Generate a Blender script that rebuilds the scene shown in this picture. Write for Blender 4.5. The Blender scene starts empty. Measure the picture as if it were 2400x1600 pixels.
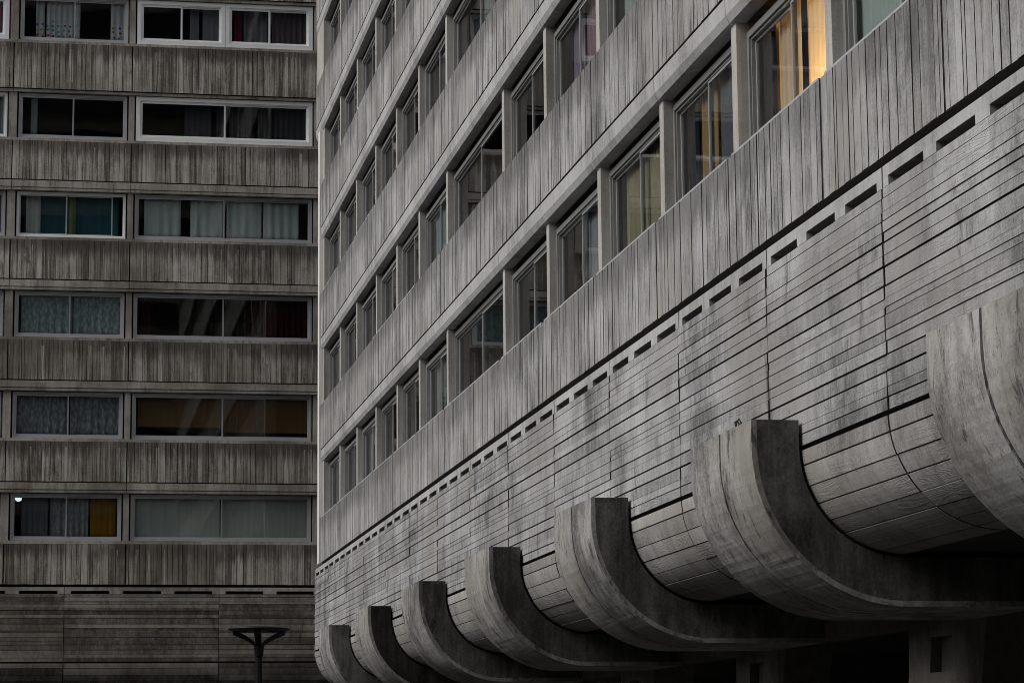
import bpy, bmesh, math, random
from mathutils import Matrix, Vector
rnd = random.Random(7)
S = bpy.context.scene
COL = S.collection
EYE = 1.6                     # eye height; plan heights below are measured from the eye, ground is at -EYE

# ------------------------------------------------------------------ camera, sky, sun, exposure
cd = bpy.data.cameras.new("camera"); cam = bpy.data.objects.new("camera", cd); COL.objects.link(cam)
cd.sensor_width = 36.0; cd.lens = 92.55; cd.clip_start = 0.1; cd.clip_end = 2000
r_ = Vector((0.984531, -0.1749756, -0.0090703)); u_ = Vector((-0.0187865, -0.1568917, 0.9874371)); f_ = Vector((0.1742005, 0.9719921, 0.1577519))
m = Matrix.Identity(4)
for i in range(3): m[i][0], m[i][1], m[i][2] = r_[i], u_[i], -f_[i]
m.translation = (0, 0, EYE); cam.matrix_world = m
S.camera = cam

W = bpy.data.worlds.new("World"); S.world = W; W.use_nodes = True
wn = W.node_tree; wn.nodes.clear()
sky = wn.nodes.new("ShaderNodeTexSky"); sky.sky_type = 'NISHITA'; sky.sun_disc = False
SUN_EL, SUN_AZ = math.radians(40), math.radians(-94)       # azimuth from +Y towards +X
sky.sun_elevation = SUN_EL; sky.sun_rotation = SUN_AZ
sky.air_density = 1.0; sky.dust_density = 6.0; sky.ozone_density = 1.0
hsv = wn.nodes.new("ShaderNodeHueSaturation"); hsv.inputs["Saturation"].default_value = 0.22
bg = wn.nodes.new("ShaderNodeBackground"); bg.inputs[1].default_value = 0.085
wo = wn.nodes.new("ShaderNodeOutputWorld")
wn.links.new(sky.outputs[0], hsv.inputs["Color"]); wn.links.new(hsv.outputs[0], bg.inputs[0]); wn.links.new(bg.outputs[0], wo.inputs[0])
sl = bpy.data.lights.new("sun", 'SUN'); sl.energy = 1.35; sl.angle = math.radians(26); sl.color = (1.0, 0.99, 0.975)
sun = bpy.data.objects.new("sun", sl); COL.objects.link(sun)
d = Vector((math.sin(SUN_AZ)*math.cos(SUN_EL), math.cos(SUN_AZ)*math.cos(SUN_EL), math.sin(SUN_EL)))
sun.rotation_euler = d.to_track_quat('Z', 'Y').to_euler(); sun.location = d*80
vs = S.view_settings; vs.view_transform = 'Standard'; vs.look = 'None'; vs.gamma = 1.0; vs.use_curve_mapping = False
S.cycles.filter_width = 0.9
vs.exposure = 0.16

X0, Y1 = 6.727, 72.56          # planes of the two façades
ZD, CX = 2.774, .95            # dark joint in the base wall, depth of the curved foot's centre
# ------------------------------------------------------------------ materials
def mat(name):
    M = bpy.data.materials.new(name); M.use_nodes = True
    t = M.node_tree; t.nodes.clear()
    return M, t
def N(t, typ, **kw):
    n = t.nodes.new(typ)
    for k, v in kw.items(): setattr(n, k, v)
    return n
def setin(t, s, v):
    if hasattr(v, 'is_output') or isinstance(v, bpy.types.NodeSocket): t.links.new(v, s)
    else: s.default_value = v
def MATH(t, op, a, b=None, c=None, clamp=False):
    n = N(t, "ShaderNodeMath", operation=op); n.use_clamp = clamp
    setin(t, n.inputs[0], a)
    if b is not None: setin(t, n.inputs[1], b)
    if c is not None: setin(t, n.inputs[2], c)
    return n.outputs[0]
def VMUL(t, v, s):
    n = N(t, "ShaderNodeVectorMath", operation='MULTIPLY'); setin(t, n.inputs[0], v); setin(t, n.inputs[1], s); return n.outputs[0]
def NOISE(t, v, scale=1.0, detail=4.0, rough=0.55, dist=0.0):
    n = N(t, "ShaderNodeTexNoise"); t.links.new(v, n.inputs["Vector"])
    n.inputs["Scale"].default_value = scale; n.inputs["Detail"].default_value = detail
    n.inputs["Roughness"].default_value = rough; n.inputs["Distortion"].default_value = dist
    return n.outputs["Fac"]
def SMOOTH(t, v, a, b):
    n = N(t, "ShaderNodeMapRange", interpolation_type='SMOOTHSTEP'); setin(t, n.inputs[0], v)
    n.inputs[1].default_value = a; n.inputs[2].default_value = b; return n.outputs[0]
def MIX(t, fac, a, b):
    n = N(t, "ShaderNodeMix", data_type='RGBA'); setin(t, n.inputs[0], fac)
    setin(t, n.inputs[6], a); setin(t, n.inputs[7], b); return n.outputs[2]
def C4(c): return (c[0], c[1], c[2], 1.0)

def concrete(name, dark, mid, light, streak=.5, blotch=.5, piece=.5, grain=None, grime=0.0, pits=0.0, tint=None, rough=.9, spread=1.0, stain=0.5, sfreq=10., arcs=False, drip=0.0, gamp=.15):
    """board-marked concrete: blotches, rain streaks, per-piece tone, formwork grain in relief"""
    M, t = mat(name)
    geo = N(t, "ShaderNodeNewGeometry"); P = geo.outputs["Position"]
    oi = N(t, "ShaderNodeObjectInfo")
    rp = MATH(t, 'FRACT', MATH(t, 'ADD', geo.outputs["Random Per Island"], oi.outputs["Random"]))
    off = N(t, "ShaderNodeCombineXYZ"); 
    for i in range(3): t.links.new(MATH(t, 'MULTIPLY', rp, (17.0, 29.0, 41.0)[i]), off.inputs[i])
    PP = N(t, "ShaderNodeVectorMath", operation='ADD'); t.links.new(P, PP.inputs[0]); t.links.new(off.outputs[0], PP.inputs[1]); PP = PP.outputs[0]
    n1 = NOISE(t, P, .8, 5, .6)
    n2 = NOISE(t, VMUL(t, PP, (sfreq, sfreq, .45)), 1.0, 5, .65)
    if arcs:      # on the brackets the weathering runs round the curve
        sp_ = N(t, "ShaderNodeSeparateXYZ"); t.links.new(P, sp_.inputs[0])
        th = MATH(t, 'ARCTAN2', MATH(t, 'SUBTRACT', ZD+EYE, sp_.outputs[2]), MATH(t, 'SUBTRACT', X0+CX, sp_.outputs[0]))
        rad = MATH(t, 'POWER', MATH(t, 'ADD', MATH(t, 'POWER', MATH(t, 'SUBTRACT', ZD+EYE, sp_.outputs[2]), 2.0), MATH(t, 'POWER', MATH(t, 'SUBTRACT', X0+CX, sp_.outputs[0]), 2.0)), .5)
        cb = N(t, "ShaderNodeCombineXYZ"); t.links.new(rad, cb.inputs[0]); t.links.new(sp_.outputs[1], cb.inputs[1]); t.links.new(MATH(t, 'MULTIPLY', th, 1.4), cb.inputs[2])
        A = cb.outputs[0]
        n2 = NOISE(t, VMUL(t, A, (4., 5., 2.6)), 1.0, 7, .72)
    n3 = NOISE(t, P, 38., 4, .7)
    n6 = NOISE(t, VMUL(t, P, (3.2, 3.2, 1.1)), 1.0, 6, .7)
    v = MATH(t, 'MULTIPLY_ADD', MATH(t, 'SUBTRACT', n1, .5), blotch*1.6, .5)
    v = MATH(t, 'MULTIPLY_ADD', MATH(t, 'SUBTRACT', n2, .5), streak*1.8, v)
    v = MATH(t, 'MULTIPLY_ADD', MATH(t, 'SUBTRACT', n3, .5), .75, v)
    v = MATH(t, 'MULTIPLY_ADD', MATH(t, 'SUBTRACT', NOISE(t, VMUL(t, P, (7., 7., 4.)), 1.0, 6, .75), .5), .9*blotch, v)
    v = MATH(t, 'MULTIPLY_ADD', MATH(t, 'SUBTRACT', n6, .5), blotch*.9, v)
    if drip: v = MATH(t, 'MULTIPLY_ADD', MATH(t, 'SUBTRACT', NOISE(t, VMUL(t, P, (1.6, 1.6, .12)), 1.0, 4, .65), .5), drip, v)
    v = MATH(t, 'MULTIPLY_ADD', MATH(t, 'SUBTRACT', rp, .5), piece*.6, v, clamp=True)
    v = MATH(t, 'MULTIPLY_ADD', MATH(t, 'SUBTRACT', v, .5), spread, .5, clamp=True)
    cr = N(t, "ShaderNodeValToRGB"); e = cr.color_ramp.elements
    e[0].position = .12; e[0].color = C4(dark); e[1].position = .9; e[1].color = C4(light)
    x = e.new(.5); x.color = C4(mid)
    t.links.new(v, cr.inputs[0]); col = cr.outputs[0]
    if tint:
        col = MIX(t, MATH(t, 'MULTIPLY', SMOOTH(t, NOISE(t, P, .45, 3, .6), .42, .68), .75), col, C4(tint))
    # old dark stains, drawn out downwards
    st = MATH(t, 'MULTIPLY', SMOOTH(t, NOISE(t, VMUL(t, A, (4., 5.5, 2.6)) if arcs else VMUL(t, P, (1.9, 1.9, .8)), 1.0, 7, .74, .4), .535 if arcs else .56, .66), stain)
    col = MIX(t, st, col, C4([c*.45 for c in dark]))
    if grime:
        # soot that washes down the upper part of each storey's parapet, ending in streaks
        sep = N(t, "ShaderNodeSeparateXYZ"); t.links.new(P, sep.inputs[0])
        ph = MATH(t, 'FRACT', MATH(t, 'DIVIDE', MATH(t, 'SUBTRACT', sep.outputs[2], 4.873+EYE), 2.8))   # 0 at parapet foot, .4 at its top
        nn = NOISE(t, VMUL(t, P, (7., 7., .22)), 1.0, 5, .75)
        lo = MATH(t, 'MULTIPLY_ADD', nn, -.46, .46)
        g = SMOOTH(t, MATH(t, 'SUBTRACT', ph, lo), -.03, .10)
        g = MATH(t, 'MULTIPLY', g, MATH(t, 'LESS_THAN', ph, .5))
        g = MATH(t, 'MULTIPLY', g, MATH(t, 'MULTIPLY_ADD', NOISE(t, P, .33, 4), 2.6, -.45, clamp=True), clamp=True)
        col = MIX(t, MATH(t, 'MULTIPLY', g, grime), col, C4([c*.5 for c in dark]))
        wht = MATH(t, 'MULTIPLY', SMOOTH(t, NOISE(t, VMUL(t, P, (17., 17., .35)), 1.0, 4, .6), .57, .70), MATH(t, 'LESS_THAN', ph, .34))
        col = MIX(t, MATH(t, 'MULTIPLY', wht, .55 if grime > .6 else .15), col, C4([c*1.15 for c in light]))
    if pits:
        vo = N(t, "ShaderNodeTexVoronoi"); t.links.new(P, vo.inputs["Vector"]); vo.inputs["Scale"].default_value = 9.
        pm = MATH(t, 'MULTIPLY', MATH(t, 'LESS_THAN', vo.outputs["Distance"], .055), pits)
        col = MIX(t, pm, col, C4([c*.3 for c in dark]))
    b = N(t, "ShaderNodeBsdfPrincipled"); t.links.new(col, b.inputs["Base Color"]); b.inputs["Roughness"].default_value = rough
    b.inputs["Specular IOR Level"].default_value = .25
    h = MATH(t, 'MULTIPLY_ADD', n3, .35, MATH(t, 'MULTIPLY', n2, .25))
    if grain:
        # grain of the shuttering planks, running along one axis
        sc = (4., .55, 9.) if grain == 'H' else (9., 9., .5)
        w = N(t, "ShaderNodeTexNoise"); t.links.new(VMUL(t, PP, sc), w.inputs["Vector"]); w.inputs["Scale"].default_value = 1.0
        w.inputs["Detail"].default_value = 2.0; w.inputs["Distortion"].default_value = .8
        rings = MATH(t, 'SINE', MATH(t, 'MULTIPLY', w.outputs["Fac"], 75.0))
        ww = MATH(t, 'MULTIPLY', rings, SMOOTH(t, NOISE(t, PP, .9, 2), .40, .62))
        h = MATH(t, 'MULTIPLY_ADD', ww, gamp, h)
    bp = N(t, "ShaderNodeBump"); bp.inputs["Strength"].default_value = .55; bp.inputs["Distance"].default_value = .018
    t.links.new(h, bp.inputs["Height"]); t.links.new(bp.outputs[0], b.inputs["Normal"])
    o = N(t, "ShaderNodeOutputMaterial"); t.links.new(b.outputs[0], o.inputs[0])
    return M

def plain(name, c, rough=.6, metal=0.0, var=.15, scale=6., spec=.4, bump=0.0):
    M, t = mat(name)
    P = N(t, "ShaderNodeNewGeometry").outputs["Position"]
    n = NOISE(t, P, scale, 4, .6)
    col = MIX(t, n, C4([x*(1-var) for x in c]), C4([min(1, x*(1+var)) for x in c]))
    b = N(t, "ShaderNodeBsdfPrincipled"); t.links.new(col, b.inputs["Base Color"])
    b.inputs["Roughness"].default_value = rough; b.inputs["Metallic"].default_value = metal; b.inputs["Specular IOR Level"].default_value = spec
    if bump:
        bp = N(t, "ShaderNodeBump"); bp.inputs["Strength"].default_value = .5; bp.inputs["Distance"].default_value = bump
        t.links.new(n, bp.inputs["Height"]); t.links.new(bp.outputs[0], b.inputs["Normal"])
    o = N(t, "ShaderNodeOutputMaterial"); t.links.new(b.outputs[0], o.inputs[0])
    return M

def glass(name, tint=(.86, .9, .9), wob=.006):
    M, t = mat(name)
    P = N(t, "ShaderNodeNewGeometry").outputs["Position"]
    bp = N(t, "ShaderNodeBump"); bp.inputs["Strength"].default_value = wob; bp.inputs["Distance"].default_value = .2
    t.links.new(NOISE(t, P, 1.1, 1, .4), bp.inputs["Height"])
    fr = N(t, "ShaderNodeFresnel"); 
    bf = N(t, "ShaderNodeNewGeometry").outputs["Backfacing"]; t.links.new(MATH(t, 'MULTIPLY_ADD', bf, -.8333, 1.5), fr.inputs["IOR"])
    fac = MATH(t, 'MULTIPLY', fr.outputs[0], 1.35, clamp=True)
    tr = N(t, "ShaderNodeBsdfTransparent"); tr.inputs[0].default_value = C4(tint)
    gl = N(t, "ShaderNodeBsdfGlossy"); gl.inputs["Roughness"].default_value = .015; t.links.new(bp.outputs[0], gl.inputs["Normal"])
    mx = N(t, "ShaderNodeMixShader"); t.links.new(fac, mx.inputs[0]); t.links.new(tr.outputs[0], mx.inputs[1]); t.links.new(gl.outputs[0], mx.inputs[2])
    o = N(t, "ShaderNodeOutputMaterial"); t.links.new(mx.outputs[0], o.inputs[0])
    return M

def fabric(name, c, c2=None, kind='plain', trans=.35):
    M, t = mat(name)
    P = N(t, "ShaderNodeNewGeometry").outputs["Position"]
    n = NOISE(t, VMUL(t, P, (14., 14., .5)), 1.0, 3, .6)
    col = MIX(t, n, C4([x*.7 for x in c]), C4([min(1, x*1.2) for x in c]))
    if kind == 'lace':
        vo = N(t, "ShaderNodeTexVoronoi"); t.links.new(VMUL(t, P, (1., 1., .4)), vo.inputs["Vector"]); vo.inputs["Scale"].default_value = 15.
        col = MIX(t, SMOOTH(t, vo.outputs["Distance"], .15, .75), col, C4(c2))
    if kind == 'dots':
        # rows of coloured dots near the hem
        sep = N(t, "ShaderNodeSeparateXYZ"); t.links.new(P, sep.inputs[0])
        cx = N(t, "ShaderNodeCombineXYZ"); t.links.new(sep.outputs[0], cx.inputs[0]); t.links.new(sep.outputs[2], cx.inputs[1])
        vo = N(t, "ShaderNodeTexVoronoi", voronoi_dimensions='2D'); t.links.new(cx.outputs[0], vo.inputs["Vector"]); vo.inputs["Scale"].default_value = 6.5; vo.inputs["Randomness"].default_value = .35
        dot = MATH(t, 'LESS_THAN', vo.outputs["Distance"], .2)
        low = MATH(t, 'LESS_THAN', sep.outputs[2], 20.72+EYE)
        hs = N(t, "ShaderNodeHueSaturation"); hs.inputs["Color"].default_value = (.03, .22, .32, 1)
        sx = N(t, "ShaderNodeSeparateColor"); t.links.new(vo.outputs["Color"], sx.inputs[0]); t.links.new(sx.outputs[0], hs.inputs["Hue"])
        col = MIX(t, MATH(t, 'MULTIPLY', dot, low), col, hs.outputs[0])
    b = N(t, "ShaderNodeBsdfPrincipled"); t.links.new(col, b.inputs["Base Color"]); b.inputs["Roughness"].default_value = .95; b.inputs["Specular IOR Level"].default_value = .1
    sh = b.outputs[0]
    if trans:
        tl = N(t, "ShaderNodeBsdfTranslucent"); t.links.new(col, tl.inputs[0])
        mx = N(t, "ShaderNodeMixShader"); mx.inputs[0].default_value = trans
        t.links.new(b.outputs[0], mx.inputs[1]); t.links.new(tl.outputs[0], mx.inputs[2]); sh = mx.outputs[0]
    o = N(t, "ShaderNodeOutputMaterial"); t.links.new(sh, o.inputs[0])
    return M

K = {}
K['span'] = concrete("ribbed parapet concrete", (.13, .128, .126), (.295, .291, .287), (.43, .427, .424), streak=.38, blotch=.75, piece=.4, grain='V', tint=(.285, .275, .26), stain=.5, spread=1.3, grime=.55, sfreq=14., gamp=.05, pits=.6)
K['smooth'] = concrete("smooth cast concrete", (.21, .208, .205), (.37, .368, .364), (.48, .478, .475), streak=.3, blotch=.7, piece=.2, pits=.5, stain=.3)
K['pillar'] = concrete("pillar concrete", (.22, .21, .19), (.37, .355, .33), (.47, .46, .44), streak=.5, blotch=.5, piece=.3, stain=.25)
K['wall'] = concrete("plank marked wall concrete", (.115, .115, .117), (.285, .285, .289), (.44, .44, .446), streak=.22, blotch=.75, piece=.36, grain='H', tint=(.285, .275, .262), stain=.6, spread=1.3, drip=.6, gamp=.17, pits=.5)
K['curve'] = concrete("curved plank marked concrete", (.16, .155, .148), (.32, .31, .298), (.46, .448, .43), streak=.25, blotch=.6, piece=.6, grain='H', tint=(.27, .25, .22), stain=.35, spread=1.15, drip=.3, gamp=.09)
K['rib'] = concrete("bracket concrete", (.10, .097, .092), (.255, .247, .237), (.41, .40, .387), streak=.28, blotch=1.0, piece=.1, pits=.9, tint=(.24, .225, .20), stain=.85, arcs=True, spread=1.3)
K['ribside'] = concrete('stained and shade darkened bracket side concrete', (.035, .033, .03), (.085, .081, .075), (.16, .154, .145), streak=.5, blotch=1.0, piece=.1, pits=1.0, stain=.8, spread=1.2)  # bracket sides: grime plus shade painted in, darker than the fronts
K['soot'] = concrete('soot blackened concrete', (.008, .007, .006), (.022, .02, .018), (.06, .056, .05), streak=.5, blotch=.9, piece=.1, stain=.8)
K['dirty'] = concrete("soot stained ribbed concrete", (.14, .124, .106), (.42, .388, .345), (.66, .625, .575), streak=1.0, blotch=.5, piece=.8, grain='V', grime=.78, sfreq=17., spread=1.15, tint=(.15, .128, .104), stain=.5)
K['joint'] = plain('soot filled joint', (.045, .041, .037), rough=.95, var=.5, scale=4.)
K['dirtys'] = concrete("soot stained smooth concrete", (.20, .18, .156), (.45, .418, .374), (.60, .567, .522), streak=.6, blotch=.7, piece=.3, tint=(.17, .148, .122), stain=.5)
K['dirtyw'] = concrete("soot stained plank wall concrete", (.085, .075, .063), (.225, .203, .177), (.39, .362, .326), streak=.5, blotch=.8, piece=1.3, grain='H', tint=(.125, .108, .088), stain=.6)
K['alu'] = plain("grey aluminium", (.50, .51, .53), rough=.45, metal=.35, var=.12)
K['white'] = plain("white painted frame", (.92, .94, .96), rough=.5, var=.08)
K['dull'] = plain("weathered aluminium", (.21, .21, .207), rough=.55, metal=.2, var=.2)
K['mid'] = plain("worn aluminium sash", (.33, .335, .345), rough=.5, metal=.3, var=.15)
K['trim'] = plain("pale corner trim", (.74, .73, .71), rough=.6, var=.1)
K['glass'] = glass("window glass")
K['tealglass'] = glass("teal tinted glass", (.16, .38, .44))
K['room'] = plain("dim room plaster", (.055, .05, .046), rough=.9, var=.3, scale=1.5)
K['cream'] = plain("cream room plaster", (.62, .52, .38), rough=.9, var=.08, scale=1.5)
K['void'] = plain("dark shaft concrete", (.05, .045, .04), rough=.95, var=.3, scale=2.)
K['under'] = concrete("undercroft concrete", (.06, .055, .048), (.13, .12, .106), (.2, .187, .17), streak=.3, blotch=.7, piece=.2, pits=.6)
K['asphalt'] = plain("asphalt paving", (.022, .0215, .021), rough=.85, var=.35, scale=3., bump=.02)
K['lampm'] = plain("black lacquered metal", (.012, .012, .014), rough=.35, metal=.2, var=.2)
K['lens'] = plain("frosted lamp glass", (.05, .052, .06), rough=.25, var=.15)

# ------------------------------------------------------------------ mesh helpers
WL = {}
def meta(o, label=None, cat=None, group=None, kind=None):
    for k, v in (('label', label), ('category', cat), ('group', group), ('kind', kind)):
        if v: o[k] = v
    return o
def empty(name, loc, label, cat, group=None):
    o = bpy.data.objects.new(name, None); COL.objects.link(o); o.location = (loc[0], loc[1], loc[2]+EYE)
    o.empty_display_size = .3; WL[o] = Vector(o.location); return meta(o, label, cat, group)
class MB:
    def __init__(s): s.v, s.f, s.soot = [], [], set()
    def add(s, vs, fs):
        n = len(s.v); s.v += [Vector(p) for p in vs]; s.f += [tuple(n+i for i in f) for f in fs]; return s
    def box(s, a, b):
        x0, x1 = sorted((a[0], b[0])); y0, y1 = sorted((a[1], b[1])); z0, z1 = sorted((a[2], b[2]))
        return s.add([(x0,y0,z0),(x1,y0,z0),(x1,y1,z0),(x0,y1,z0),(x0,y0,z1),(x1,y0,z1),(x1,y1,z1),(x0,y1,z1)],
              [(0,3,2,1),(4,5,6,7),(0,1,5,4),(1,2,6,5),(2,3,7,6),(3,0,4,7)])
    def loft(s, rings, cap=True, closed=False):
        n = len(rings[0]); vs = [p for r in rings for p in r]; fs = []
        m_ = len(rings)
        for i in range(m_ if closed else m_-1):
            a, b = i*n, ((i+1) % m_)*n
            for j in range(n): fs.append((a+j, a+(j+1) % n, b+(j+1) % n, b+j))
        if cap and not closed: fs += [tuple(range(n-1, -1, -1)), tuple((m_-1)*n+j for j in range(n))]
        return s.add(vs, fs)
    def build(s, name, mt, parent=None, kind=None, smooth=False, origin=None):
        xs = [p.x for p in s.v]; ys = [p.y for p in s.v]; zs = [p.z for p in s.v]
        c = Vector(origin) if origin else Vector(((min(xs)+max(xs))/2, (min(ys)+max(ys))/2, min(zs)))
        me = bpy.data.meshes.new(name); me.from_pydata([p-c for p in s.v], [], s.f)
        bm = bmesh.new(); bm.from_mesh(me); bmesh.ops.recalc_face_normals(bm, faces=bm.faces); bm.to_mesh(me); bm.free()
        if smooth: me.polygons.foreach_set('use_smooth', [True]*len(me.polygons))
        me.materials.append(mt)
        if s.soot:      # edges of a board that sit in the soot filled joints
            me.materials.append(K['joint'])
            for i in s.soot: me.polygons[i].material_index = 1
        o = bpy.data.objects.new(name, me); COL.objects.link(o)
        wl = c + Vector((0, 0, EYE)); WL[o] = wl
        if parent: o.parent = parent; o.location = wl - WL[parent]
        else: o.location = wl
        if kind: o['kind'] = kind
        return o

# ------------------------------------------------------------------ the two façades, in façade coordinates (u along, d inwards, z up)
RX = lambda u, d, z: (X0+d, u, z)          # right block, façade faces -X
LY = lambda u, d, z: (u, Y1+d, z)          # far block, façade faces -Y
H = 2.8
ZS, ZT, ZJ, ZL = 4.873, 5.98, 7.673, 7.375   # parapet foot, parapet top, joint over the lintel, lintel foot (storey 0 and 1)
SLOT_LO, SLOT_HI, BAND_TOP = 4.625, 4.705, 4.805
WALL_LINES = [(4.617,0),(4.53,1),(4.42,0),(4.34,1),(4.25,0),(4.16,2),(4.06,0),(3.96,2),(3.80,2),(3.70,0),(3.63,0),(3.566,1),(3.44,1),(3.355,0),(3.237,2),(3.10,2),(2.98,0),(2.895,1),(2.792,0)]
GAPW = {0: .0045, 1: .010, 2: .019}
def fbox(mb, T, u0, u1, d0, d1, z0, z1): return mb.box(T(u0, d0, z0), T(u1, d1, z1))

def spandrel(T, parent, u0, u1, k, mats, wmin, wmax, individual, stuff, board_name, face=.022, lintel=True, thin=False, drop=0.0, groove=False):
    zb, zt = ZS+H*k-drop, ZT+H*k
    face = .009 if T is RX else .014
    mb = MB(); g = .011
    fbox(mb, T, u0+g, u1-g, face, .20, zb, zt)
    sp = mb.build('spandrel', K['joint'] if not thin else mats[0], parent)
    u = u0+g
    while u < u1-g-1e-4 and not thin:
        w = rnd.uniform(wmin, wmax)
        if rnd.random() < .22: w *= .55
        if u1-g-(u+w) < wmin*.7: w = u1-g-u
        gap = rnd.choice((.006, .009, .013, .018, .026)) if wmin > .105 and T is RX else rnd.choice((.004, .007, .011, .016))
        j = rnd.choice((0, .001, .002, .004, .005))
        tgt = MB() if individual else stuff
        zr = rnd.uniform(0, .012)
        fboard(tgt, T, u+gap*.5, min(u+w, u1-g)-gap*.5, j, face+.004, zb+.002+zr*.5, zt-.004)
        if individual: tgt.build(board_name, mats[0], sp)
        u += w
    if lintel:
        lb = MB(); a, b = u0+.007, u1-.007
        z1_, z2 = zb-.026, zb-.205       # band, chamfer
        pr = lambda u: [T(u, .004, z1_), T(u, .20, z1_), T(u, .20, zb-.300), T(u, .085, zb-.300), T(u, .05, zb-.285), T(u, .012, z2)]
        if groove: pr = lambda u: [T(u, .006, z1_), T(u, .20, z1_), T(u, .20, zb-.300), T(u, .012, zb-.300), T(u, .006, zb-.238), T(u, .05, zb-.236), T(u, .05, zb-.212), T(u, .006, zb-.21)]
        lb.loft([pr(a), pr(b)])
        lb.build('lintel', mats[1], sp)
        jb = MB(); fbox(jb, T, a, b, .11, .20, z1_, zb); jb.build('joint', K['void'], sp)
    elif drop:
        lb = MB(); fbox(lb, T, u0+.007, u1-.007, .05, .20, ZS+H*k-.30, zb-.012); lb.build('lintel', mats[1], sp)
    return sp

def window(T, parent, u0, u1, k, frame='dull', split=(.5,), fw=.05, pane_mats=None, thick=False, dd=.20, open_right=0.0, z0=None, sill=None, zdrop=0.0):
    zb, zt = (z0 if z0 is not None else ZT+.03)+H*k, ZL-.02-zdrop+H*k
    w = MB(); fm = K[frame]
    d0, d1 = dd, dd+.09
    if thick: d0 -= .06; fw = .11
    fbox(w, T, u0, u0+fw, d0, d1, zb, zt); fbox(w, T, u1-fw, u1, d0, d1, zb, zt)
    fbox(w, T, u0+fw, u1-fw, d0, d1, zb, zb+fw*1.1); fbox(w, T, u0+fw, u1-fw, d0, d1, zt-fw, zt)
    # second stepped frame inside the first
    s = fw+.028
    fbox(w, T, u0+fw, u0+s, d0+.022, d1, zb+fw*1.1, zt-fw); fbox(w, T, u1-s, u1-fw, d0+.022, d1, zb+fw*1.1, zt-fw)
    fbox(w, T, u0+s, u1-s, d0+.022, d1, zt-s, zt-fw); fbox(w, T, u0+s, u1-s, d0+.022, d1, zb+fw*1.1, zb+s+.005)
    win = w.build('window', fm, parent)
    a, b = u0+s, u1-s-open_right; zlo, zhi = zb+s+.005, zt-s
    edges = [a]+[a+(b-a)*x for x in split]+[b]
    for i in range(len(edges)-1):
        e0, e1 = edges[i], edges[i+1]
        off = .030 if i % 2 == 0 else .062
        sb = MB(); t_ = .032 if not thick else .042
        e1x = e1+(.02 if i % 2 == 0 and i < len(edges)-2 else 0)
        fbox(sb, T, e0, e0+t_, d0+off, d0+off+.026, zlo, zhi); fbox(sb, T, e1x-t_, e1x, d0+off, d0+off+.026, zlo, zhi)
        fbox(sb, T, e0+t_, e1x-t_, d0+off, d0+off+.026, zlo, zlo+t_); fbox(sb, T, e0+t_, e1x-t_, d0+off, d0+off+.026, zhi-t_, zhi)
        so = sb.build('sash', K['white'] if thick else (K['mid'] if T is RX else K['alu']), win)
        pb = MB(); pb.add([T(e0+t_, d0+off+.013, zlo+t_), T(e1x-t_, d0+off+.013, zlo+t_), T(e1x-t_, d0+off+.013, zhi-t_), T(e0+t_, d0+off+.013, zhi-t_)], [(0, 1, 2, 3)])
        pb.build('pane', (pane_mats or {}).get(i, K['glass']), win)
    if sill:
        sb = MB(); fbox(sb, T, u0, u1, .03, d0, zb-.028, zb-.004); fbox(sb, T, u0, u1, .012, .03, zb-.055, zb-.004); sb.build('sill', K[sill], win)
    return win

def curtain(name, T, u0, u1, z0, z1, d, mt, label, cat, group=None, pleat=.16, amp=.035, seed=0, gather=0.0, flare=0.0):
    """a hanging cloth with pleats (or a flat blind when amp is 0)"""
    rr = random.Random(seed); mb = MB()
    nu = max(2, int((u1-u0)/(pleat/6))) if amp else 2
    nz = 6 if amp else 1
    ph = rr.uniform(0, 6)
    vs, fs = [], []
    for side in (0, 1):
        for i in range(nu+1):
            for k in range(nz+1):
                tz = k/nz; uu = u0+(u1-u0)*i/nu
                if flare: uu += flare*(1-tz)*(1 if i*2 > nu else -1)*abs(2*i/nu-1)
                a = amp*(.6+.4*math.sin(uu*3.1+ph))*math.sin(uu*2*math.pi/pleat+ph+.5*math.sin(uu*5)+.3*tz)
                vs.append(T(uu, d+a+(.012 if side else 0), z0+(z1-z0)*tz))
    n = (nu+1)*(nz+1)
    for side in (0, 1):
        for i in range(nu):
            for k in range(nz):
                a = side*n+i*(nz+1)+k; fs.append((a, a+nz+1, a+nz+2, a+1))
    for k in range(nz):
        for i in (0, nu):
            a = i*(nz+1)+k; fs.append((a, a+1, n+a+1, n+a))
    for i in range(nu):
        for k in (0, nz):
            a = i*(nz+1)+k; fs.append((a, a+nz+1, n+a+nz+1, n+a))
    mb.add(vs, fs)
    o = mb.build(name, mt, None, smooth=bool(amp))
    return meta(o, label, cat, group)

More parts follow.
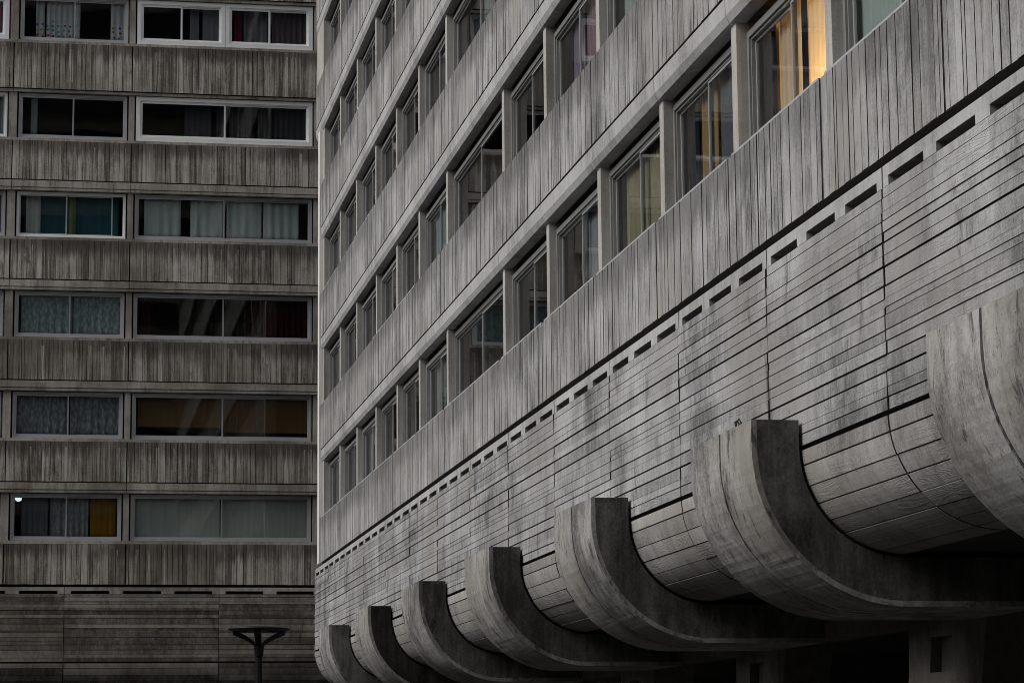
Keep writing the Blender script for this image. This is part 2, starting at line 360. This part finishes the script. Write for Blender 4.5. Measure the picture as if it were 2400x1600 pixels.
def base_wall(T, parent, us, detail, mats, slots=3, board_name='wall_board', g=.017):
    """slotted band, plank marked wall and the curved foot, panel by panel"""
    for i in range(len(us)-1):
        a, b = us[i], us[i+1]
        bd = MB(); p = (b-a)/slots; pier = p*.13
        fbox(bd, T, a+g, b-g, .016, .20, SLOT_HI, BAND_TOP)
        for s_ in range(slots):
            x0, x1 = a+p*s_, a+p*(s_+1)
            fbox(bd, T, x0+(g if s_ == 0 else 0), x0+pier, .016, .20, SLOT_LO, SLOT_HI)
            fbox(bd, T, x1-pier, x1-(g if s_ == slots-1 else 0), .016, .20, SLOT_LO, SLOT_HI)
        fbox(bd, T, a+g, b-g, .30, .34, SLOT_LO-.05, BAND_TOP+.06)
        bd.build('slotted_band', mats[1], parent)
        mb = MB(); fbox(mb, T, a+g, b-g, .022, .20, ZD+.016, SLOT_LO)
        wp = mb.build('wall_panel', K['joint'], parent)
        st = MB()
        for n in range(len(WALL_LINES)-1):
            (zt, _), (zb, gk) = WALL_LINES[n], WALL_LINES[n+1]
            tgt = MB() if detail(a, b) else st
            j = rnd.choice((0, .002, .004, .007, .010)); ga = rnd.uniform(0, .002)
            fboard(tgt, T, a+g+ga, b-g-ga, j, .026, zb+GAPW[gk], zt)
            if detail(a, b): tgt.build(board_name, mats[0], wp)
        if st.v: st.build('plank_facing', mats[0], wp, kind='stuff')
RI, RO = .95, 1.43
def arc(R, th, d0=CX): return (d0-R*math.cos(th), ZD-R*math.sin(th))
def curved_foot(T, parent, segs, detail, mats):
    ths = [.02, .17, .37, .56, .75, .94, 1.13, 1.33, math.pi/2]
    for a, b in segs:
        g = .015; bk = MB(); rings = []
        for th in [x*math.pi/2/10 for x in range(11)]:
            th = max(th, .02); p0, p1 = arc(RI-.022, th), arc(RI-.14, th)
            rings.append([T(a+g, p0[0], p0[1]), T(b-g, p0[0], p0[1]), T(b-g, p1[0], p1[1]), T(a+g, p1[0], p1[1])])
        p0, p1 = (2.4, ZD-RI+.022), (2.4, ZD-RI+.14); rings.append([T(a+g, *p0), T(b-g, *p0), T(b-g, *p1), T(a+g, *p1)])
        bk.loft(rings)
        rings = []
        for q in range(13):
            th = .03+(math.pi/2-.03)*q/12; p0, p1 = arc(RI-.013, th), arc(RI-.12, th)
            rings.append([T(a-g+.001, p0[0], p0[1]), T(a+g-.001, p0[0], p0[1]), T(a+g-.001, p1[0], p1[1]), T(a-g+.001, p1[0], p1[1])])
        bk.loft(rings)
        cp = bk.build('curved_panel', K['joint'], parent)
        st = MB()
        for n in range(len(ths)-1):
            t0, t1 = ths[n]+.005, ths[n+1]-(.005 if n % 2 else .011); j = rnd.choice((0, .003, .006, .009))
            tgt = MB() if detail(a, b) else st; rings = []
            for q in range(4):
                th = t0+(t1-t0)*q/3; p0, p1 = arc(RI-j, th), arc(RI-.026, th)
                rings.append([T(a+g, *p0), T(b-g, *p0), T(b-g, *p1), T(a+g, *p1)])
            n0 = len(tgt.f); tgt.loft(rings); tgt.soot |= {n0+i for i in range(len(tgt.f)-n0) if i % 4 in (1, 3) and i < 12}
            if detail(a, b): tgt.build('curved_board', mats, cp)
        if st.v: st.build('curved_facing', mats, cp, kind='stuff')

def fboard(mb, T, *a):
    n = len(mb.f); fbox(mb, T, *a); front = 5 if T is RX else 2
    mb.soot |= {n+i for i in range(6) if i != front}
# ------------------------------------------------------------------ ground
g = MB(); g.box((-400, -300, -EYE-.5), (500, 700, -EYE)); g.build('ground', K['asphalt'], None, kind='structure')

# ------------------------------------------------------------------ right block
RB = empty('apartment_block', (X0+3, 38, -EYE), 'long concrete apartment block on the right with curved brackets along its foot', 'building')
PIL = [9.3, 12.45, 15.6, 18.8, 22.01, 25.22, 28.41, 31.82, 35.31, 38.78, 44.45, 47.86, 51.10, 54.37, 57.77, 61.15]
YEND, YEND2, YNEAR = 64.58, 65.84, 9.2
KTOP = 7
near_lim = {0: (16.7, 34.), 1: (23., 35.), 2: (31., 38.)}
vis_from = {0: 16.2, 1: 22., 2: 30., 3: 40., 4: 48., 5: 56., 6: 60.}
joints = [YNEAR]+[p-.10 for p in PIL[1:]]
for k in range(KTOP):
    st = MB()
    end = YEND if k < 4 else YEND2
    js = joints+[end]
    for a, b in zip(js[:-1], js[1:]):
        lo, hi = near_lim.get(k, (0, 0))
        ind = b > lo and b < hi
        spandrel(RX, RB, a, b, k, (K['span'], K['smooth']), .12, .215, ind, st, 'spandrel_board', lintel=(k > 0), thin=(b < vis_from.get(k, 99)))
    if st.v: st.build('far_spandrel_boards', K['span'], RB, kind='stuff')
# pillars and windows
RW = {}
for k in range(KTOP):
    for i, p in enumerate(PIL):
        mb = MB(); dj = rnd.uniform(-.012, .012)
        fbox(mb, RX, p-.20, p, .095+dj, .30, ZT+H*k-.02, ZL+H*k+.03)
        mb.build('pillar', K['pillar'], RB)
    end = YEND if k < 4 else YEND2
    mb = MB(); fbox(mb, RX, YEND-.30, end, .03 if k >= 4 else .06, .30, ZT+H*k, ZL+H*k+.03); mb.build('pillar', K['pillar'], RB)
    for i, p in enumerate(PIL):
        a = p; b = (PIL[i+1]-.20) if i+1 < len(PIL) else YEND-.30
        if a < vis_from.get(k, 99)-4 and k > 0: continue
        RW[(k, i)] = window(RX, RB, a, b, k, frame='dull', zdrop=rnd.choice((.05, .07, .085)), split=(.5,), fw=.07, sill='alu' if k == 0 or rnd.random() < .35 else None)
# floors, rooms, ends, roof
for k in range(KTOP+1):
    mb = MB(); e = YEND-.05
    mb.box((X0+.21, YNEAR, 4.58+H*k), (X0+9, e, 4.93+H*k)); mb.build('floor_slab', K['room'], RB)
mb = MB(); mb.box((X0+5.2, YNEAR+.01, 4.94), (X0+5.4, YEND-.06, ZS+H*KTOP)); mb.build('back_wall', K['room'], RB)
for k in range(KTOP):
    for i, p in enumerate(PIL):
        if (k, i) == (0, 5): continue
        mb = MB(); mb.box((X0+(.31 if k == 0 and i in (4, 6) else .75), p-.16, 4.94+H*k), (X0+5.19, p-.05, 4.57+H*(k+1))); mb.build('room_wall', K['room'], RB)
mb = MB(); mb.box((X0+.21, YEND-.045, ZS), (X0+14, YEND-.005, ZS+H*KTOP)); mb.box((X0+.21, YNEAR-.3, -EYE), (X0+14, YNEAR-.02, ZS+H*KTOP)); mb.build('end_wall', K['smooth'], RB)
mb = MB(); mb.box((X0+.21, YEND-.04, ZS+4*H-.3), (X0+14, YEND2-.01, ZS+H*KTOP)); mb.build('end_wall', K['smooth'], RB)
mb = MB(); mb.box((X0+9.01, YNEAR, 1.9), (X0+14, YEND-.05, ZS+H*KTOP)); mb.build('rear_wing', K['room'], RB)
mb = MB(); mb.box((X0-.02, YNEAR, ZS+H*KTOP+.002), (X0+14, YEND2, ZS+H*KTOP+.5)); mb.build('roof', K['smooth'], RB)
mb = MB(); fbox(mb, RX, YEND+.004, YEND+.36, -.03, .30, ZS, ZS+4*H-.31); mb.build('corner_trim', K['trim'], RB)
# base wall, curved foot, brackets
JW = [16.76+3.537*i for i in range(-2, 14)]
US = JW+[YEND2]
base_wall(RX, RB, US, lambda a, b: b > 17, (K['wall'], K['smooth']))
curved_foot(RX, RB, list(zip(US[:-1], US[1:])), lambda a, b: b > 17, K['curve'])
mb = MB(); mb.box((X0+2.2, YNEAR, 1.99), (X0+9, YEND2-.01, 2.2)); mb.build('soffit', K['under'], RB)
mb = MB(); mb.box((X0+.2, YEND2-.2, ZD+.03), (X0+9, YEND2-.01, BAND_TOP)); mb.build('end_wall', K['wall'], RB)
ribs = [16.82+7.055*i for i in range(-1, 7)]
def bracket_rings(y0, y1, ro, ri, jit=False):
    rings = []
    prof = [((CX-ro, 3.025), (CX-ri, 3.025))]
    n = 44
    for q in range(n+1):
        th = math.pi/2*q/n; prof.append((arc(ro, th), arc(ri, th)))
    prof += [((1.6, ZD-ro), (1.6, ZD-ri)), ((2.3, ZD-ro), (2.3, ZD-ri))]
    for (o, i_) in prof:
        w = lambda a=.0035: rnd.uniform(-a, a) if jit else 0
        rings.append([RX(y0+w(), o[0]+w(.002), o[1]+w(.002)), RX(y1+w(), o[0]+w(.002), o[1]+w(.002)), RX(y1, *i_), RX(y0, *i_)])
    return rings
for ri_, c in enumerate(ribs):
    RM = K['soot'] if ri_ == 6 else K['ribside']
    mb = MB(); mb.loft(bracket_rings(c-.4, c-.024, RO-.30, RI+.004)); mb.loft(bracket_rings(c+.018, c+.4, RO-.30, RI+.004)); rb = mb.build('bracket', K['rib'], RB)
    mb = MB(); mb.loft(bracket_rings(c-.0225, c+.0165, RO-.016, RI+.004)); mb.build('joint', K['joint'], rb)
    for s in (-1, 1):
        mb = MB(); a, b = (c-1.125, c-.401) if s < 0 else (c+.401, c+1.125)
        a2, b2 = (c-1.125, c-.023) if s < 0 else (c+.017, c+1.125)
        mb.loft(bracket_rings(a2, b2, RO-rnd.uniform(0, .008), RO-.058, True)); 
        h = mb.build('bracket_half', K['rib'], rb)
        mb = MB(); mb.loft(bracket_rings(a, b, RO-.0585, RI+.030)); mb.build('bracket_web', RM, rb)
# longitudinal beam and piers under the block
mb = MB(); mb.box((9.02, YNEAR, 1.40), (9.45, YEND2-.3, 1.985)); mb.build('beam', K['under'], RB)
for c in ribs:
    y = c+.70+7.055*0
    mb = MB(); x0, x1 = 9.0, 9.6
    top, bot = 1.399, -EYE
    def yn(z): return y-.25+.33*(top-z)
    def yf(z): return y+2.1+.12*(top-z)
    n0, n1 = y+.78, y+1.42               # recess in the face
    zt_, zb_ = 1.23, .87
    q = lambda x, yy, z: (x, yy, z)
    # face as a frame round the recess, recess box behind
    fr = [(yn(top), top), (yf(top), top), (yf(bot), bot), (yn(bot), bot)]
    ho = [(n0, zt_), (n1, zt_), (n1+.06, zb_), (n0+.06, zb_)]
    vs = [(x0, a, b) for a, b in fr]+[(x0, a, b) for a, b in ho]+[(x0+.12, a, b) for a, b in ho]+[(x1, a, b) for a, b in fr]
    fs = [(0, 1, 5, 4), (1, 2, 6, 5), (2, 3, 7, 6), (3, 0, 4, 7), (4, 5, 9, 8), (5, 6, 10, 9), (6, 7, 11, 10), (7, 4, 8, 11), (8, 9, 10, 11), (0, 3, 15, 12), (1, 0, 12, 13), (2, 1, 13, 14), (3, 2, 14, 15), (12, 13, 14, 15)]
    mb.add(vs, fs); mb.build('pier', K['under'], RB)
mb = MB(); mb.box((X0+9.1, YNEAR, -EYE), (X0+9.5, YEND2, 1.98)); mb.build('passage_wall', K['void'], RB)

# ------------------------------------------------------------------ far block
LB = empty('apartment_block', (0, Y1+4, -EYE), 'soot stained concrete apartment block across the back with bands of sliding windows', 'building')
LP = [-28.7, -25.4, -19.9, -16.6, -13.3, -7.8, -1.03, 2.24]
LP = [(-25.99, .2), (-20.4, .2), (-17.1, .2), (-11.5, .2), (-6.6, .2), (-1.03, .22), (2.24, .16), (7.62, .5), (10.9, .2), (16.3, .2)]
LK = 9
for k in range(LK):
    st = MB()
    for (a, wa), (b, wb) in zip(LP[:-1], LP[1:]):
        vis = -2 < a < 7 and k <= 6; part_vis = a == -6.6 and k <= 6
        b_ = 7.75 if (b == 7.62) else b
        a_ = 7.75 if a == 7.62 else a
        if part_vis:
            spandrel(LY, LB, a_, b_, k, (K['dirty'], K['dirtys']), .10, .20, False, st, 'spandrel_board', lintel=(0 < k < 5), drop=(.21 if k >= 5 else 0), groove=True)
        else:
            spandrel(LY, LB, a_, b_, k, (K['dirty'], K['dirtys']), .11, .20, vis and k < 7, st, 'spandrel_board', lintel=(0 < k < 5), drop=(.21 if k >= 5 else 0), groove=True, thin=not vis)
    if st.v: st.build('side_spandrel_boards', K['dirty'], LB, kind='stuff')
    for (p, w) in LP:
        mb = MB(); fbox(mb, LY, p-w/2, p+w/2, .10, .34, ZT+H*k-.02, ZL+H*k+.03); mb.build('pillar', K['dirtys'], LB)
    mb = MB(); fbox(mb, LY, LP[0][0], LP[-1][0], .055, .20, ZT+H*k+.001, ZT+H*k+.085); mb.build('window_ledge', K['dirtys'], LB)
    for i in range(len(LP)-1):
        a = LP[i][0]+LP[i][1]/2; b = LP[i+1][0]-LP[i+1][1]/2
        kw = dict(frame='alu', split=(.5,), z0=ZT+.10, dd=.17)
        if i == 5:
            if k == 3: kw.update(frame='white', open_right=.28)
        if i == 6:
            if k == 4: kw.update(frame='white', thick=True)
        if i == 4 and k in (4, 5): kw.update(frame='white', thick=(k == 5))
        a += .045; b -= .045
        if i == 6 and k == 5:
            m_ = (a+b)/2
            window(LY, LB, a, m_-.004, k, frame='white', thick=True, z0=ZT+.10, dd=.17); window(LY, LB, m_+.004, b, k, frame='white', thick=True, z0=ZT+.10, dd=.17)
            continue
        window(LY, LB, a, b, k, **kw)
for k in range(LK+1):
    mb = MB(); mb.box((LP[0][0], Y1+.21, 4.58+H*k), (LP[-1][0], Y1+9, 4.93+H*k)); mb.build('floor_slab', K['room'], LB)
mb = MB(); mb.box((LP[0][0]-.1, Y1+5, 4.94), (LP[-1][0], Y1+5.2, ZS+H*LK)); mb.build('back_wall', K['room'], LB)
for k in range(LK):
    for (p, w) in LP[4:8]:
        mb = MB(); mb.box((p-.06, Y1+.35, 4.94+H*k), (p+.06, Y1+4.99, 4.57+H*(k+1))); mb.build('room_wall', K['room'], LB)
LUS = [.61-4.178*i for i in range(7, -1, -1)]+[4.79, 8.97, 13.15, 17.3]
base_wall(LY, LB, LUS, lambda a, b: -4 < a < 7.6, (K['dirtyw'], K['dirtys']), g=.006)
curved_foot(LY, LB, list(zip(LUS[:-1], LUS[1:])), lambda a, b: -4 < a < 7.6, K['dirtyw'])
mb = MB(); mb.box((LP[0][0], Y1+2.2, 1.99), (LP[-1][0], Y1+9, 2.2)); mb.build('soffit', K['under'], LB)
mb = MB(); mb.box((LP[0][0], Y1+2.41, -EYE), (LP[-1][0], Y1+2.8, 1.985)); mb.build('passage_wall', K['void'], LB)
mb = MB(); mb.box((LP[0][0]-.3, Y1+.2, -EYE), (LP[0][0]-.1, Y1+12, ZS+H*LK)); mb.box((LP[0][0], Y1+9.01, 2.2), (LP[-1][0], Y1+12, ZS+H*LK)); mb.build('end_wall', K['dirtys'], LB)
mb = MB(); mb.box((LP[0][0]-.3, Y1-.02, ZS+H*LK+.002), (LP[-1][0], Y1+12, ZS+H*LK+.5)); mb.build('roof', K['dirtys'], LB)

# ------------------------------------------------------------------ unseen blocks added behind and beside the camera to block sky light
def sky_blocker(name, x0, x1, y0, y1, floors, label, face):
    o = empty(name, ((x0+x1)/2, (y0+y1)/2, -EYE), label, 'building')
    top = ZS+H*floors
    mb = MB(); mb.box((x0, y0, -EYE), (x1, y1, ZS)); mb.build('base', K['dirtyw'], o)
    for k in range(floors):
        mb = MB(); mb.box((x0, y0, ZS+H*k), (x1, y1, ZT+H*k)); mb.build('parapet', K['dirty'], o)
        mb = MB(); mb.box((x0+.3, y0+.3, ZT+H*k), (x1-.3, y1-.3, ZS+H*(k+1))); mb.build('window_band', K['lens'], o)
    mb = MB(); mb.box((x0, y0, top), (x1, y1, top+.5)); mb.build('roof', K['dirtys'], o)
    return o
sky_blocker('sky_blocker_tower', -40, 30, -42, -26, 17, 'unseen tall concrete tower added behind the camera to block sky light', 'N')  # added unseen tower, darkens faces and panes turned towards the camera


sky_blocker('apartment_block', -42, -26.5, -20, 71, 3, 'unseen low concrete block added opposite the curved brackets to block low sky light', 'E')  # added out of view, keeps low sky light off the undersides

# ------------------------------------------------------------------ street lamp in front of the far block
lx, ly, lt = 4.06, 50.0, 2.59
LA = empty('street_lamp', (lx, ly, -EYE), 'black street lamp with a flat dish head on a forked post before the far wall', 'street lamp')
def lathe(mb, pts, n=40):
    mb.loft([[(lx+r*math.cos(2*math.pi*i/n), ly+r*math.sin(2*math.pi*i/n), z) for i in range(n)] for r, z in pts])
mb = MB(); lathe(mb, [(.11, -EYE), (.11, -EYE+.5), (.068, -EYE+.52), (.064, 2.02)], 24); mb.build('pole', K['lampm'], LA, smooth=False)
mb = MB(); lathe(mb, [(.066, 2.0), (.082, 2.03), (.092, 2.15), (.10, 2.21), (.06, 2.22)], 24); mb.build('collar', K['lampm'], LA)
mb = MB(); lathe(mb, [(.30, 2.47), (.50, 2.487), (.575, 2.515), (.592, 2.53), (.585, 2.540), (.45, 2.562), (.2, 2.582), (.01, 2.586)], 48); dish = mb.build('lamp_head', K['lampm'], LA)
mb = MB(); lathe(mb, [(.01, 2.462), (.2, 2.464), (.299, 2.469), (.299, 2.476), (.01, 2.472)], 48); mb.build('lens', K['lens'], dish)
for ang in (math.radians(8), math.radians(172), math.radians(262)):
    mb = MB(); rings = []
    for q in range(9):
        t = q/8; r = .03+.46*(t**1.35); z = 2.17+.31*(t**.8)
        hw = .048+.02*t; th = .05+.012*t*t
        c, s = math.cos(ang), math.sin(ang)
        P0 = lambda dw, dz: (lx+c*r-s*dw, ly+s*r+c*dw, z+dz)
        rings.append([P0(-hw, -th), P0(hw, -th), P0(hw, th*.7), P0(-hw, th*.7)])
    mb.loft(rings); mb.build('arm', K['lampm'], LA)

# ------------------------------------------------------------------ curtains and blinds
F = {}
def fab(key, c, **kw):
    if key not in F: F[key] = fabric(key+' cloth', c, **kw)
    return F[key]
DL = .34
def lz(k): return ZT+.14+H*k, ZL+.02+H*k
PXU = lambda px: -1.14+px*.004012          # measured plan positions along the far façade
def lcur(name, k, p0, p1, mt, label, cat='curtain', d=DL, z0=None, z1=None, **kw):
    a, b = lz(k); curtain(name, LY, PXU(p0), PXU(p1), a if z0 is None else z0, b if z1 is None else z1, d, mt, label, cat, seed=int(p0)+k*7, **kw)
# row 0
lcur('curtain', 0, 140, 318, fab('slate grey', (.16, .17, .19)), 'slate grey curtain behind the lowest small window with the white lampshade')
lcur('curtain', 0, 330, 590, fab('pale lace', (.55, .58, .6), c2=(.36, .38, .42), kind='lace'), 'pale lace curtain between the slate and mustard curtains of the lowest small window', d=DL+.1)
lcur('curtain', 0, 604, 775, fab('mustard', (.33, .17, .012)), 'mustard yellow curtain at the right of the lowest small window', d=DL+.02, amp=.012)
lcur('roller_blind', 0, 885, 1483, fab('grey green blind', (.50, .53, .49), trans=.15), 'grey green roller blind, left half of the lowest wide window', 'blind', amp=0, z0=ZT+.22)
lcur('roller_blind', 0, 1495, 2095, fab('grey green blind', (.3, .3, .3)), 'grey green roller blind in the right half of the lowest wide window', 'blind', amp=0)
# row 1
lcur('curtain', 1, 95, 445, fab('blue grey lace', (.46, .49, .54), c2=(.22, .24, .28), kind='lace'), 'blue grey lace curtain in the left half of the small window above the mustard curtain', pleat=.2, amp=.02)
lcur('curtain', 1, 455, 800, fab('blue grey lace', (.3, .3, .3)), 'blue grey lace curtain in the right half of the small window above the mustard curtain', pleat=.2, amp=.02)
lcur('roller_blind', 1, 915, 1492, fab('ochre blind', (.15, .086, .034), trans=.1), 'ochre brown blind drawn most of the way down in a wide window', 'blind', amp=0, z0=ZT+.47+H)
lcur('roller_blind', 1, 1500, 2085, fab('ochre blind', (.2, .12, .05)), 'ochre brown blind hanging slightly lower in the right half of a wide window', 'blind', amp=0, z0=ZT+.34+H)
# row 2
lcur('curtain', 2, 110, 460, fab('turquoise lace', (.56, .66, .66), c2=(.30, .37, .38), kind='lace'), 'turquoise lace curtain in the left half of the small window beside the dark red curtain', pleat=.22, amp=.03)
lcur('curtain', 2, 465, 795, fab('turquoise lace', (.3, .3, .3)), 'turquoise lace curtain in the right half of the small window beside the dark red curtain', pleat=.22, amp=.03)
lcur('curtain', 2, 1700, 2080, fab('dark red', (.05, .004, .012)), 'dark red curtain at the right of a nearly black wide window', d=DL+.12)
lcur('curtain', 2, 930, 1010, fab('dark red', (.1, .01, .02)), 'narrow dark red curtain at the left of a nearly black wide window', d=DL+.12)
# row 3
for p0, p1, w in ((940, 1195, 'first'), (1262, 1490, 'second'), (1515, 1758, 'third'), (1772, 2020, 'fourth')):
    lcur('curtain', 3, p0, p1, fab('pale grey green', (.72, .79, .78)), f'pale grey green curtain, {w} of four from the left in one wide window', amp=.02, pleat=.25)
lcur('roller_blind', 3, 120, 765, fab('teal', (.035, .115, .145), trans=.1), 'dark teal sheet added as glass tint, filling the small window that stands ajar', 'blind', amp=0, d=DL+.2)  # flat sheet added behind clear glass in place of a teal tint
lcur('curtain', 3, 130, 230, fab('pale grey green', (.5, .5, .5)), 'pale curtain edge at the left in front of the dark teal sheet', d=DL+.1)
lcur('curtain', 3, 425, 470, fab('olive', (.30, .34, .16)), 'narrow olive curtain in front of the middle of the teal sheet', d=DL+.1)
# row 4
for p0, p1, w in ((1215, 1400, 'left'), (1440, 1505, 'narrow middle'), (1530, 1690, 'inner right'), (1730, 2075, 'right')):
    lcur('curtain', 4, p0, p1, fab('charcoal', (.085, .085, .10)), f'charcoal curtain, {w} one of four behind the wide white framed window', d=DL+.1)
lcur('curtain', 4, 150, 195, fab('pale grey', (.35, .37, .4)), 'thin pale grey curtain at the left of an otherwise black small window')
# row 5
dots = fabric('dotted cloth', (.70, .72, .74), kind='dots')
lcur('curtain', 5, 172, 232, dots, 'narrow white curtain with coloured dots at the far left of the top small window')
lcur('curtain', 5, 245, 478, dots, 'broad white curtain with coloured dots in the left half of the top small window')
lcur('curtain', 5, 690, 830, dots, 'white curtain with coloured dots at the right of the top small window')
lcur('curtain', 5, 1245, 1310, fab('mid grey', (.26, .26, .29)), 'grey curtain left of two beside the middle of the top white window', d=DL+.06)
lcur('curtain', 5, 1335, 1480, fab('mid grey', (.26, .26, .29)), 'grey curtain right of two beside the middle of the top white window', d=DL+.06)
lcur('curtain', 5, 1560, 1612, fab('crimson', (.28, .03, .07)), 'crimson curtain left in the right half of the top white window', d=DL+.06)
lcur('curtain', 5, 1625, 1790, fab('mid grey', (.26, .26, .29)), 'grey curtain next to the crimson curtain in the top white window', d=DL+.1)
lcur('curtain', 5, 1830, 2075, fab('plum grey', (.20, .15, .19)), 'plum grey curtain in the last pane of the top white window', d=DL+.1)
# windows cut by the left edge
for k, key, c in ((5, 'rose', (.42, .20, .24)), (4, 'pale grey', (.35, .37, .4)), (3, 'dusk blue', (.2, .2, .28)), (2, 'turquoise lace', (.4, .4, .4)), (1, 'blue grey lace', (.3, .3, .3))):
    lcur('curtain', k, -300, 30, fab(key, c), f'{key} curtain in a window cut by the left photo edge, {("x","second","third","fourth","fifth","top")[k]} row')
# right block: (storey, pillar index, from, to, colour, words)
DR = .345
def rcur(k, i, t0, t1, mt, label, cat='curtain', name='curtain', d=DR, z0=None, **kw):
    a = PIL[i]+.10; b = (PIL[i+1]-.20 if i+1 < len(PIL) else YEND-.3)-.10
    kw.setdefault('amp', .016); curtain(name, RX, a+(b-a)*t0, a+(b-a)*t1, ZT+.1+H*k if z0 is None else z0, ZL+.02+H*k, d, mt, label, cat, seed=k*31+i, **kw)
rcur(0, 3, .0, 1., fab('sage blind', (.34, .40, .38), trans=.15), 'sage green blind in the lowest row window right of the lit one', 'blind', 'roller_blind', amp=0)
rcur(0, 4, .0, .44, fab('cream', (.80, .73, .60), trans=.6), 'cream curtain glowing brightest in the right half of the lit window', d=DR, amp=.008)
rcur(0, 4, .45, .51, fab('navy', (.012, .014, .022), trans=0), 'navy curtain edge in the middle of the lit window', d=DR-.01, amp=.006)
rcur(0, 4, .54, .80, fab('cream', (.7, .6, .4)), 'cream pleated curtain in the left half of the lit window', d=DR+.02)
rcur(0, 4, .84, .99, fab('navy', (.012, .014, .022)), 'near black strip standing for the shaded reveal left in the lit window', d=DR-.01, amp=.006)  # no curtain here: the reveal's shade painted as a dark strip
rcur(0, 5, .02, .48, fab('slate grey', (.2, .2, .2)), 'slate grey curtain in the window just left of the lit one')
rcur(0, 5, .52, .78, fab('tan', (.42, .27, .14)), 'tan curtain in the left half of the window just left of the lit one')
rcur(0, 5, .80, .98, fab('navy', (.012, .014, .022)), 'navy curtain edge in the window just left of the lit one', amp=.012)
rcur(0, 6, .02, .52, fab('straw', (.40, .355, .235)), 'straw yellow curtain right half of the second window left of the lit one')
rcur(0, 6, .54, .9, fab('straw', (.4, .4, .2)), 'straw yellow curtain left half of the second window left of the lit one')
rcur(0, 7, .05, .55, fab('ash grey', (.36, .39, .40)), 'ash grey net curtain in the third window left of the lit one')
rcur(1, 7, .05, .5, fab('dusty pink', (.42, .30, .33)), 'dusty pink curtain in the second row above the straw curtains')
rcur(1, 7, .55, .8, fab('lilac', (.30, .24, .36)), 'lilac curtain beside the dusty pink one in the second row')
rcur(1, 6, .1, .9, fab('sage blind', (.3, .3, .3)), 'sage green blind in the second row right of the pink curtain', 'blind', 'roller_blind', amp=0)
rcur(2, 9, .35, .55, fab('ash grey', (.3, .3, .3)), 'ash grey curtain in the wide window of the third row')
rcur(1, 10, .1, .9, fab('pale aqua', (.38, .48, .50)), 'pale aqua curtain left of the wide window in the second row')
rcur(0, 10, .1, .9, fab('ash grey', (.3, .3, .3)), 'ash grey curtain left of the wide window, lowest row')
rcur(2, 10, .1, .7, fab('slate grey', (.2, .2, .2)), 'slate grey curtain left of the wide window in the third row')
rcur(1, 12, .1, .9, fab('slate grey', (.2, .2, .2)), 'slate grey curtain third window left of the wide one in the second row')
rcur(0, 13, .1, .9, fab('pale aqua', (.3, .3, .3)), 'pale aqua curtain fourth window left of the wide one in the lowest row')

# small lit globe shade in the lowest small window of the far block
gx, gz = PXU(118), ZL+.02
bmx = MB(); rings = []
for q in range(1, 12):
    th = math.pi*q/12; rings.append([(gx+.10*math.sin(th)*math.cos(a*math.pi/8), Y1+.60+.10*math.sin(th)*math.sin(a*math.pi/8), gz-.12-.10*math.cos(th)) for a in range(16)])
bmx.loft(rings)
gm, gt = mat('lit globe'); ge = N(gt, "ShaderNodeEmission"); ge.inputs[0].default_value = (.85, .97, 1, 1); ge.inputs[1].default_value = .9
go = N(gt, "ShaderNodeOutputMaterial"); gt.links.new(ge.outputs[0], go.inputs[0])
gl = bmx.build('lampshade', gm, None, smooth=True)
meta(gl, 'small white lit globe shade hanging in the lowest small window', 'lamp')

# table lamp in the lit flat
tl = empty('table_lamp', (X0+1.05, 22.75, 5.0), 'table lamp glowing orange behind the lit window of the lowest row', 'lamp')
mb = MB(); n = 20
mb.loft([[(X0+1.05+r*math.cos(2*math.pi*i/n), 22.75+r*math.sin(2*math.pi*i/n), z) for i in range(n)] for r, z in ((.10, 4.94), (.10, 4.97), (.03, 5.0), (.03, 5.55))]); mb.build('stand', K['lampm'], tl)
mb = MB(); sh = [[(X0+1.05+r*math.cos(2*math.pi*i/n), 22.75+r*math.sin(2*math.pi*i/n), z) for i in range(n)] for r, z in ((.20, 5.5), (.13, 5.78))]
mb.loft(sh, cap=False); mb.build('lamp_shade', fab('cream', (.7, .6, .4)), tl)
pl = bpy.data.lights.new('lamp_light', 'POINT'); pl.energy = 170; pl.color = (1.0, .60, .25); pl.shadow_soft_size = .1
po = bpy.data.objects.new('lamp_light', pl); COL.objects.link(po); po.parent = tl; po.location = Vector((X0+1.05, 22.75, 6.05+EYE))-WL[tl]
mb = MB(); mb.box((X0+5.1, 21.96, 4.94), (X0+5.19, 28.2, 7.37)); mb.build('room_lining', K['cream'], RB)
mb = MB(); mb.box((X0+.35, 22.02, 7.35), (X0+5.09, 28.16, 7.372)); mb.build('room_lining', K['cream'], RB)
mb = MB(); mb.box((X0+.55, 25.06, 4.94), (X0+3.4, 25.16, 7.349)); mb.build('room_lining', K['cream'], RB)
mb = MB(); mb.box((X0+.35, 28.17, 4.94), (X0+5.09, 28.24, 7.37)); mb.build('room_lining', K['cream'], RB)

# dry weed rooted on a bracket top
K['weed'] = plain('dry brown stems', (.085, .055, .035), rough=.9, var=.4, scale=20.)
wx, wy, wz = X0-.44, ribs[2]-.55, 3.022
we = empty('weed', (wx, wy, wz), 'dry brown weed growing on top of the largest complete bracket', 'weed')
for q_ in range(9):
    mb = MB(); a = rnd.uniform(0, 6.28); L = .075*rnd.uniform(.5, 1.2); bx, by = wx+rnd.uniform(-.03, .03), wy+rnd.uniform(-.15, .15)
    lean = rnd.uniform(.1, .7); w = rnd.uniform(.003, .006)
    p = [(bx+math.cos(a)*lean*L*t*t, by+math.sin(a)*lean*L*t*t, wz+L*t) for t in (0, .5, 1)]
    mb.loft([[(q[0]-w_, q[1]-w_, q[2]), (q[0]+w_, q[1]-w_, q[2]), (q[0], q[1]+w_, q[2])] for q, w_ in zip(p, (w, w*.9, w*1.6))])
    mb.build('stem', K['weed'], we)
